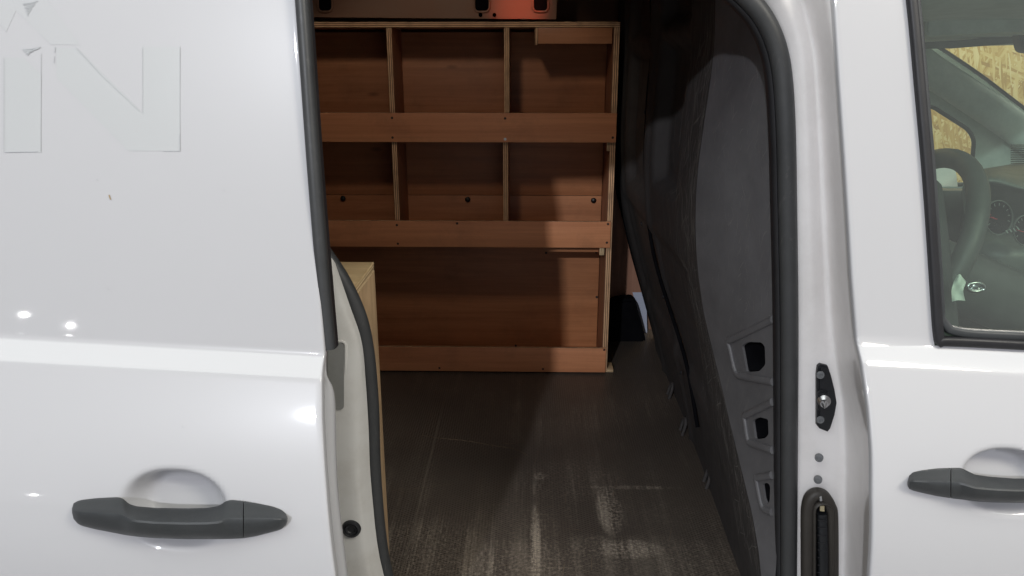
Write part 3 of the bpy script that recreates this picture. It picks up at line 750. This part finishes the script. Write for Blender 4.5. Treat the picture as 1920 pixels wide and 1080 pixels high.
# cable running down the bulkhead, its clips, and the bottom edge trim with clips at the floor
tube('cable', crom([Vector((BX(y, z) - .008, y, CAMH + z)) for y, z in ((1.72, .3), (1.72, .05), (1.74, -.1), (1.73, -.25), (1.66, -.42), (1.50, -.60), (1.42, -.72))], 6), .004, .004, M_void, bulk, 8)
for (y, z) in ((1.735, -.12), (1.69, -.36), (1.60, -.50), (1.49, -.63)):
    lathe('panel_clip', [(.0001, .003), (.003, .003), (.005, .001), (.0055, 0)], M_black, bulk, (BX(y, z) - .013, y, CAMH + z), (0, R(-90), 0), 12)
tube('bulkhead_edge', crom([Vector((x_, y_, CAMH + z_)) for x_, y_, z_ in ((.242, 2.2, -.2), (.254, 2.2, -.36), (.277, 2.2, -.45), (.304, 2.2, -.55), (.345, 2.2, -.68), (.382, 2.2, -.80), (.395, 2.2, -.85))], 6), .005, .006, M_void, bulk, 8)
for (u, v) in ((1257, 722), (1281, 790), (1326, 888), (1384, 1010)):
    p = PZ(u - 4, v + 22, FLOOR)
    pp = [Vector((p.x + .0, p.y - .012, FLOOR)), Vector((p.x + .006, p.y - .012, FLOOR + .026)), Vector((p.x + .008, p.y - .002, FLOOR + .038)), Vector((p.x + .006, p.y + .010, FLOOR + .030)), Vector((p.x, p.y + .012, FLOOR + .002))]
    tube('floor_clip', crom(pp, 4), .0036, .004, M_bulkf, bulk, 8, up=Vector((-1, 0, 0)))

# --- far side inside the load bay: pressed rail above the shelving, lining, wheel arch cover
rp = [P(u, v, 2.12) for u, v in ((300, -80), (1046, -80), (1043, 36), (300, 30))]
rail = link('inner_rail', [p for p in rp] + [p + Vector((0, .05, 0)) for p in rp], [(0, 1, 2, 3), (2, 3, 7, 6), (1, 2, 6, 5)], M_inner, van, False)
for (u0, u1) in ((597, 622), (890, 917), (1000, 1027)):
    sp = rring(u0, u1, -55, 21, 9, 2.1175); link('rail_slot', sp, [tuple(range(len(sp)))], M_void, rail, False)
    tube('slot_rim', rring(u0 - 1, u1 + 1, -56, 22, 9, 2.117), .003, .003, M_inner, rail, 8, closed=True)
for u in (901, 927): lathe('rail_hole', [(.0001, .001), (.005, .001)], M_void, rail, P(u, 28, 2.1185), FACE_CAM, 14)
arch = plate('wheel_arch_cover', rounded([(1128, 702), (1130, 580), (1146, 556), (1186, 551), (1192, 570), (1203, 612), (1212, 655), (1222, 702)], 8), 2.30, .05, M_void, van, .008)
pw = [P(u, v, 2.33) for u, v in ((1186, 548), (1212, 548), (1214, 650), (1211, 650))]; link('inner_pillar', pw, [(0, 1, 2, 3)], paint('bluish_white_paint', (.62, .66, .78)), van, False)
ll = empty('lining_sheet'); bpy.data.objects.remove(ll)
lin = link('ply_lining', [P(u, v, 2.335) for u, v in ((1100, 60), (1192, 72), (1178, 200), (1170, 300), (1230, 560), (1100, 560))], [(0, 1, 2, 3, 4, 5)], M_lining, van, False)

# --- added red spot, unseen, that throws the red glow on the inner rail
d = bpy.data.lights.new('red_glow_light', 'SPOT'); d.energy = 8; d.color = (1, .22, .14); d.spot_size = R(19); d.spot_blend = 1.0; d.shadow_soft_size = .01
o = bpy.data.objects.new('red_glow_light', d); col.objects.link(o); o.location = (.12, 1.65, 1.72)
o.rotation_euler = (P(975, 8, 2.12) - Vector(o.location)).to_track_quat('-Z', 'Y').to_euler()

# ================================================================ plywood shelving
rack = empty('shelving_unit'); tag(rack, 'red-brown plywood shelving unit with front lips against the far side of the van', 'shelving')
SY = 2.0; T = .0155; DEP = .155
def X_(u, v, Y=SY): return P(u, v, Y).x
def Z_(v, Y=SY): return P(960, v, Y).z
xr = X_(1150, 300); xl = -.80; ztop = Z_(41); zb1 = FLOOR + .004
# boards: top, right side, back sheets
board('top_board', xl, xr + .004, SY - .002, SY + DEP, ztop - T * .8, ztop, M_wood, rack)
rx = (X_(1162, 45) + X_(1139, 690)) / 2
board('side_panel', rx - T, rx, SY, SY + DEP, zb1, ztop - T * .8 - .0005, M_wood_v, rack)
zs1, zs2 = Z_(262) , Z_(461)
yb = SY + DEP
board('back_panel', xl, rx - T - .001, yb, yb + .006, Z_(366, yb) , ztop - .02, M_wood, rack)
board('back_panel', xl, rx - T - .001, yb + .0015, yb + .0075, zb1, Z_(366, yb) - .0012, M_wood, rack)
board('shelf', xl, rx - T - .0005, SY + .002, yb - .001, zs1, zs1 + T * .8, M_wood, rack)
board('shelf', xl, rx - T - .0005, SY + .002, yb - .001, zs2, zs2 + T * .8, M_wood, rack)
board('shelf', xl, rx - T - .0005, SY + .002, yb - .001, zb1, zb1 + T, M_wood, rack)
for (ua, va, zb_, zt_) in ((732, 130, zs1 + T * .8, ztop - T * .8), (950, 130, zs1 + T * .8, ztop - T * .8), (742, 340, zs2 + T * .8, zs1), (948, 340, zs2 + T * .8, zs1)):
    x = X_(ua, va); board('divider', x - T * .42, x + T * .42, SY + .001, yb - .001, zb_ + .0004, zt_ - .0004, M_wood_v, rack)
lips = []
for (v0, v1, ur) in ((212, 267, 1156), (415, 464, 1145), (652, 697, 1136)):
    yl = SY - .010
    lips.append(board('front_lip', xl, P(ur, (v0 + v1) / 2, yl).x, yl, SY - .0006, P(960, v1, yl).z, P(960, v0, yl).z, M_woodL, rack, .0015))
# short battens
board('batten', X_(1003, 65), X_(1148, 65), SY + .0, SY + .014, Z_(82), ztop - T * .8 - .001, M_wood, rack)
board('batten', X_(1003, 65), X_(1009, 65), SY - .002, SY + .10, Z_(84), ztop - T * .8 - .0015, M_wood_v, rack)
board('batten', X_(1020, 470), rx - T - .0006, SY + .03, SY + .05, Z_(477), zs2 - .0006, M_wood, rack)
board('batten', X_(1138, 275), X_(1146, 275), SY + .0006, SY + .03, Z_(283), zs1 - .0006, M_woodL, rack, edge=PALE_EDGE)
board('batten', X_(1124, 470), X_(1133, 470), SY + .0006, SY + .028, Z_(478), zs2 - .0016, M_woodL, rack, edge=PALE_EDGE)
board('batten', X_(1136, 690), X_(1150, 690), SY + .0006, SY + .05, FLOOR + .002, FLOOR + .012, M_birch, rack, edge=PALE_EDGE)
for u, v in ((643, 372), (877, 374), (1113, 376)): lathe('bolt_head', [(.0001, .0045), (.005, .004), (.0072, .002), (.0078, 0)], M_bolt, rack, P(u, v, yb - .0015), FACE_CAM, 18)
M_hole = plastic('screw_dark', (.03, .015, .01), .6, 0)
for u, v, li in ((735, 221, 0), (736, 258, 0), (947, 222, 0), (1149, 258, 0), (744, 422, 1), (746, 457, 1), (1140, 420, 1), (1138, 455, 1), (857, 419, 1), (824, 690, 2), (1018, 692, 2), (1133, 656, 2), (967, 648, 2)):
    lathe('screw_head', [(.0001, .0004), (.0030, .0004), (.0033, 0)], M_hole, rack, P(u, v, SY - .0102), FACE_CAM, 10)
lathe('screw_head', [(.0001, .0002), (.0014, .0002), (.0016, .0008), (.0034, .0007), (.0036, 0)], M_steel, rack, P(947, 261, SY - .0102), FACE_CAM, 14)
for u, v in ((1119, 557), (1024, 474), (1118, 473)): lathe('screw_head', [(.0001, .0004), (.0035, .0004), (.0038, 0)], M_hole, rack, P(u, v, yb - .001), FACE_CAM, 10)

# ================================================================ pale ply box behind the rear jamb
bx = empty('plywood_box'); tag(bx, 'pale birch plywood box standing just inside the van behind the curved rubber seal', 'box')
zt = CAMH - .298; c0 = PZ(661, 545, zt); c1 = PZ(702, 491, zt)
X0 = (c0.x + c1.x) / 2; Y0, Y1 = c0.y, c1.y
board('top_board', -.62, X0 - .0005, Y0 + .002, Y1, zt - .012, zt, M_birch_t, bx, .002, PALE_EDGE)
board('side_board', X0 - .012, X0, Y0 + .001, Y1 - .0005, FLOOR + .001, zt - .0125, M_birch, bx, .0016, PALE_EDGE)
board('front_board', -.62, X0 - .0125, Y0 + .001, Y0 + .013, FLOOR + .001, zt - .0125, M_birch, bx, .001, PALE_EDGE)
tube('corner_fillet', [Vector((X0 - .001, Y0 + .002, zt - .001)), Vector((X0 - .001, Y1 - .004, zt - .001))], .0016, .0022, M_birch_t, bx, 8, up=Vector((0, 0, 1)))

# ================================================================ cab seen through the front door glass
def boxat(name, x0, x1, y0, y1, z0, z1, mat, parent=van, bev=.01): return bm_obj(name, box_geo(((x0 + x1) / 2, (y0 + y1) / 2, (z0 + z1) / 2), (abs(x1 - x0), abs(y1 - y0), abs(z1 - z0)), bev), mat, parent)
boxat('cab_floor', .45, 1.9, 1.0, 2.36, .50, .56, M_dashd)
# far side of the cab: trim with the window opening, and the windscreen pillar
YC = 2.32
fo = [P(u, v, YC) for u, v in ((1600, 60), (1745, 85), (1764, 90), (1925, 203), (2100, 330), (2100, 760), (1600, 760))]
fw = [P(u, v, YC) for u, v in rounded([(1660, 200), (1746, 199), (1815, 243), (1825, 262), (1818, 345), (1660, 345)], 10)]
cs = cdt_sheet('far_cab_side', [(p.x, p.z) for p in fo], [[(p.x, p.z) for p in fw]], lambda a, b: Vector((a, YC, b)), M_trim, van, 0)
rim = [p + Vector((0, -.004, 0)) for p in fw]; tube('far_window_seal', rim, .006, .006, M_dashd, cs, 8, closed=True)
tube('windscreen_pillar', crom([P(u, v, YC - .03) for u, v in ((1690, 90), (1742, 130), (1830, 188), (1912, 245), (2045, 345))], 5), .045, .022, M_trim, cs, 14)
tube('windscreen_seal', crom([P(u, v, YC - .025) for u, v in ((1740, 78), (1766, 92), (1840, 142), (1922, 204), (2100, 335))], 5), .005, .008, M_black, cs, 8)
boxat('far_door_card', .9, 2.0, YC - .05, YC - .005, .6, P(1800, 350, YC).z, M_dashd, cs, .02)
# headliner, front header and visor
hz = P(1850, 84, 1.9).z
patch('headliner', [[(1690, -200, 1.0), (1850, -200, 1.0), (2100, -200, 1.0)], [(1690, 0, 1.25), (1850, -5, 1.25), (2100, 0, 1.25)], [(1690, 55, 1.7), (1850, 50, 1.7), (2150, 50, 1.7)], [(1690, 86, 2.3), (1800, 87, 2.3), (2150, 78, 2.3)]], M_head, van, 5)
plate('sun_visor', rounded([(1732, 12), (1800, 6), (1990, 4), (1990, 56), (1760, 66), (1728, 70)], 14, 4), 1.55, .015, M_head, van, .004)
plate('header_edge', [(1715, 80), (1800, 75), (1900, 66), (2000, 64), (2000, 84), (1890, 82), (1778, 91), (1715, 92)], 2.0, .02, M_dash, van, .003)
plate('mirror_mount', rounded([(1896, 66), (1990, 66), (1990, 100), (1912, 100), (1903, 96)], 6), 1.8, .03, M_dashd, van, .004)
# windscreen glass
link('windscreen', [Vector((1.30, 1.0, 1.80)), Vector((1.30, 2.3, 1.80)), Vector((2.10, 2.3, 1.22)), Vector((2.10, 1.0, 1.22))], [(0, 1, 2, 3)], M_glass, van, False)
# dashboard: top sheet, instrument hood and lower body
dash = patch('dashboard', [[(1812, 322, 1.95), (1870, 312, 1.97), (1930, 305, 2.0), (2080, 300, 2.05)], [(1818, 330, 1.5), (1870, 320, 1.5), (1930, 326, 1.5), (2080, 332, 1.5)],
                           [(1806, 345, 1.34), (1860, 334, 1.33), (1930, 352, 1.33), (2080, 375, 1.33)], [(1805, 372, 1.36), (1850, 360, 1.36), (1930, 372, 1.36), (2080, 395, 1.36)],
                           [(1812, 420, 1.42), (1850, 415, 1.45), (1930, 430, 1.45), (2080, 450, 1.45)], [(1830, 470, 1.36), (1870, 470, 1.34), (1930, 475, 1.33), (2080, 490, 1.33)],
                           [(1825, 560, 1.38), (1880, 565, 1.36), (1930, 570, 1.36), (2080, 580, 1.36)], [(1800, 680, 1.42), (1880, 680, 1.40), (1930, 680, 1.40), (2080, 700, 1.40)]], M_dash, van, 6)
boxat('dash_core', 1.27, 1.9, 1.55, 2.28, .56, P(1860, 330, 1.8).z - .11, M_dash, dash, .05)
for k in range(11): tube('vent_slat', [P(1896, 272 + k * 3.4, 1.93), P(1950, 272 + k * 3.4, 1.93)], .0012, .003, M_dashd, dash, 6)
# instruments
def ell(u, v, ru, rv, Y, n=28, a0=0, a1=360): return [P(u + ru * math.cos(R(a0 + (a1 - a0) * k / n)), v + rv * math.sin(R(a0 + (a1 - a0) * k / n)), Y) for k in range(n + (a1 - a0 < 360))]
M_dial = plastic('dial_black', (.006, .006, .007), .3, 0)
M_mark = plastic('dial_white', (.22, .24, .23), .5, 0); M_red = plastic('dial_red', (.35, .03, .04), .5, 0)
for (u, v, ru, rv) in ((1872, 408, 26, 32), (1922, 432, 22, 28)):
    e = ell(u, v, ru, rv, 1.30); link('dial', e, [tuple(range(len(e)))], M_dial, dash, False); tube('dial_rim', ell(u, v, ru, rv, 1.298), .0012, .002, M_dash, dash, 6, closed=True)
    for a in range(-210, 40, 25):
        c_, s_ = math.cos(R(a)), math.sin(R(a)); tube('dial_mark', [P(u + ru * .86 * c_, v + rv * .86 * s_, 1.297), P(u + ru * .70 * c_, v + rv * .70 * s_, 1.297)], .0006, .0004, M_mark, dash, 4)
    tube('needle', [P(u - 2, v + 3, 1.294), P(u - ru * .75, v - rv * .05, 1.294)], .0009, .0005, M_red, dash, 4)
for k, (u, v) in enumerate(((1852, 402), (1858, 407), (1847, 407))): tube('warning_mark', [P(u, v, 1.293), P(u + 6, v + 1, 1.293)], .0009, .0005, M_red, dash, 4)
for k in range(4): tube('dial_mark', [P(1886 + k * 7, 432 - k * 2, 1.292), P(1890 + k * 7, 437 - k * 2, 1.292)], .0014, .0005, M_mark, dash, 4)
# steering wheel, column, stalk
sw = Vector((.632, 1.30, P(1780, 290, 1.28).z - .172)); tilt = R(24)
def wp(r, a): v = Vector((0, r * math.cos(a), r * math.sin(a))); return sw + Matrix.Rotation(tilt, 3, 'Y') @ v
wheel = tube('steering_wheel', [wp(.178, 2 * math.pi * k / 48) for k in range(48)], (.0165), .0165, M_dashd, van, 14, up=Vector((1, 0, 0)), closed=True)
hubp = [wp(.075, R(a)) for a in range(0, 360, 20)]
hb = bmesh.new(); bmesh.ops.create_uvsphere(hb, u_segments=20, v_segments=12, radius=1); 
for v in hb.verts: v.co = Vector((v.co.x * .035, v.co.y * .085, v.co.z * .075))
bm_obj('wheel_hub', hb, M_dashd, wheel, loc=sw + Vector((.01, 0, 0)), rot=(0, tilt, 0))
for a in (8, 172, 255, 285): tube('wheel_spoke', [wp(.06, R(a)), wp(.12, R(a)), wp(.172, R(a))], .016, .008, M_dashd, wheel, 8, up=Vector((1, 0, 0)))
tube('steering_column', [sw + Vector((.03, 0, -.01)), sw + Vector((.36, 0, -.15))], .062, .055, M_dashd, van, 14, up=Vector((0, 0, 1)), power=.8)
0 and tube('indicator_stalk', crom([P(1830, 400, 1.32), P(1818, 412, 1.24), P(1808, 428, 1.17), P(1822, 440, 1.12)], 4), .007, .006, M_dashd, van, 8)
# driver seat: backrest side just inside the glass
st = patch('driver_seat', [[(1690, 330, 1.15), (1740, 330, 1.12), (1764, 345, 1.16), (1768, 360, 1.3)], [(1690, 440, 1.10), (1755, 440, 1.08), (1777, 445, 1.12), (1780, 450, 1.3)],
                           [(1690, 560, 1.08), (1765, 560, 1.05), (1790, 560, 1.10), (1793, 560, 1.3)], [(1690, 700, 1.06), (1770, 700, 1.03), (1802, 700, 1.08), (1806, 700, 1.3)]], M_seat, van, 6)
ps = empty('bright_patch'); tag(ps, 'pale sheet standing in for the bright patch seen through the steering wheel', 'bright patch')  # brightness beyond the wheel, made as an added white sheet
patch('bright_patch_leaf', [[(1738, 300, 1.96), (1760, 296, 1.97), (1786, 298, 1.96)], [(1738, 322, 1.93), (1762, 318, 1.94), (1792, 322, 1.93)], [(1740, 352, 1.86), (1766, 350, 1.88), (1796, 350, 1.86)]], plastic('bright_patch_white', (.8, .84, .82), .7, 0), ps, 3)
# keys with a paper tag hanging from the ignition
key = empty('key_tag'); tag(key, 'crumpled pale paper tag hanging from the van key beside a shiny metal ring', 'key tag')
patch('paper_tag', [[(1794, 516, 1.045), (1800, 514, 1.04), (1806, 522, 1.045)], [(1788, 530, 1.04), (1798, 531, 1.035), (1811, 530, 1.045)], [(1784, 545, 1.035), (1795, 547, 1.04), (1806, 545, 1.035)], [(1785, 566, 1.04), (1796, 563, 1.035), (1810, 564, 1.04)]],
      plastic('tag_paper', (.62, .66, .60), .7, .1), key, 3)
tube('tag_wire', [P(1799, 516, 1.045), P(1812, 528, 1.05), P(1822, 535, 1.05)], .0006, .0006, M_steel, key, 6)
tube('key_ring', ell(1828, 538, 16, 8, 1.05, 30), .0028, .004, M_steel, key, 10, closed=True)
lathe('key_head', [(.0001, .006), (.006, .005), (.009, .002), (.0095, 0)], M_steel, key, P(1828, 538, 1.055), FACE_CAM, 20)
# cab closes the dark side behind the glass
boxat('cab_rear_panel', .40, .44, 1.0, 2.3, .56, 1.9, M_dashd, van, .005)
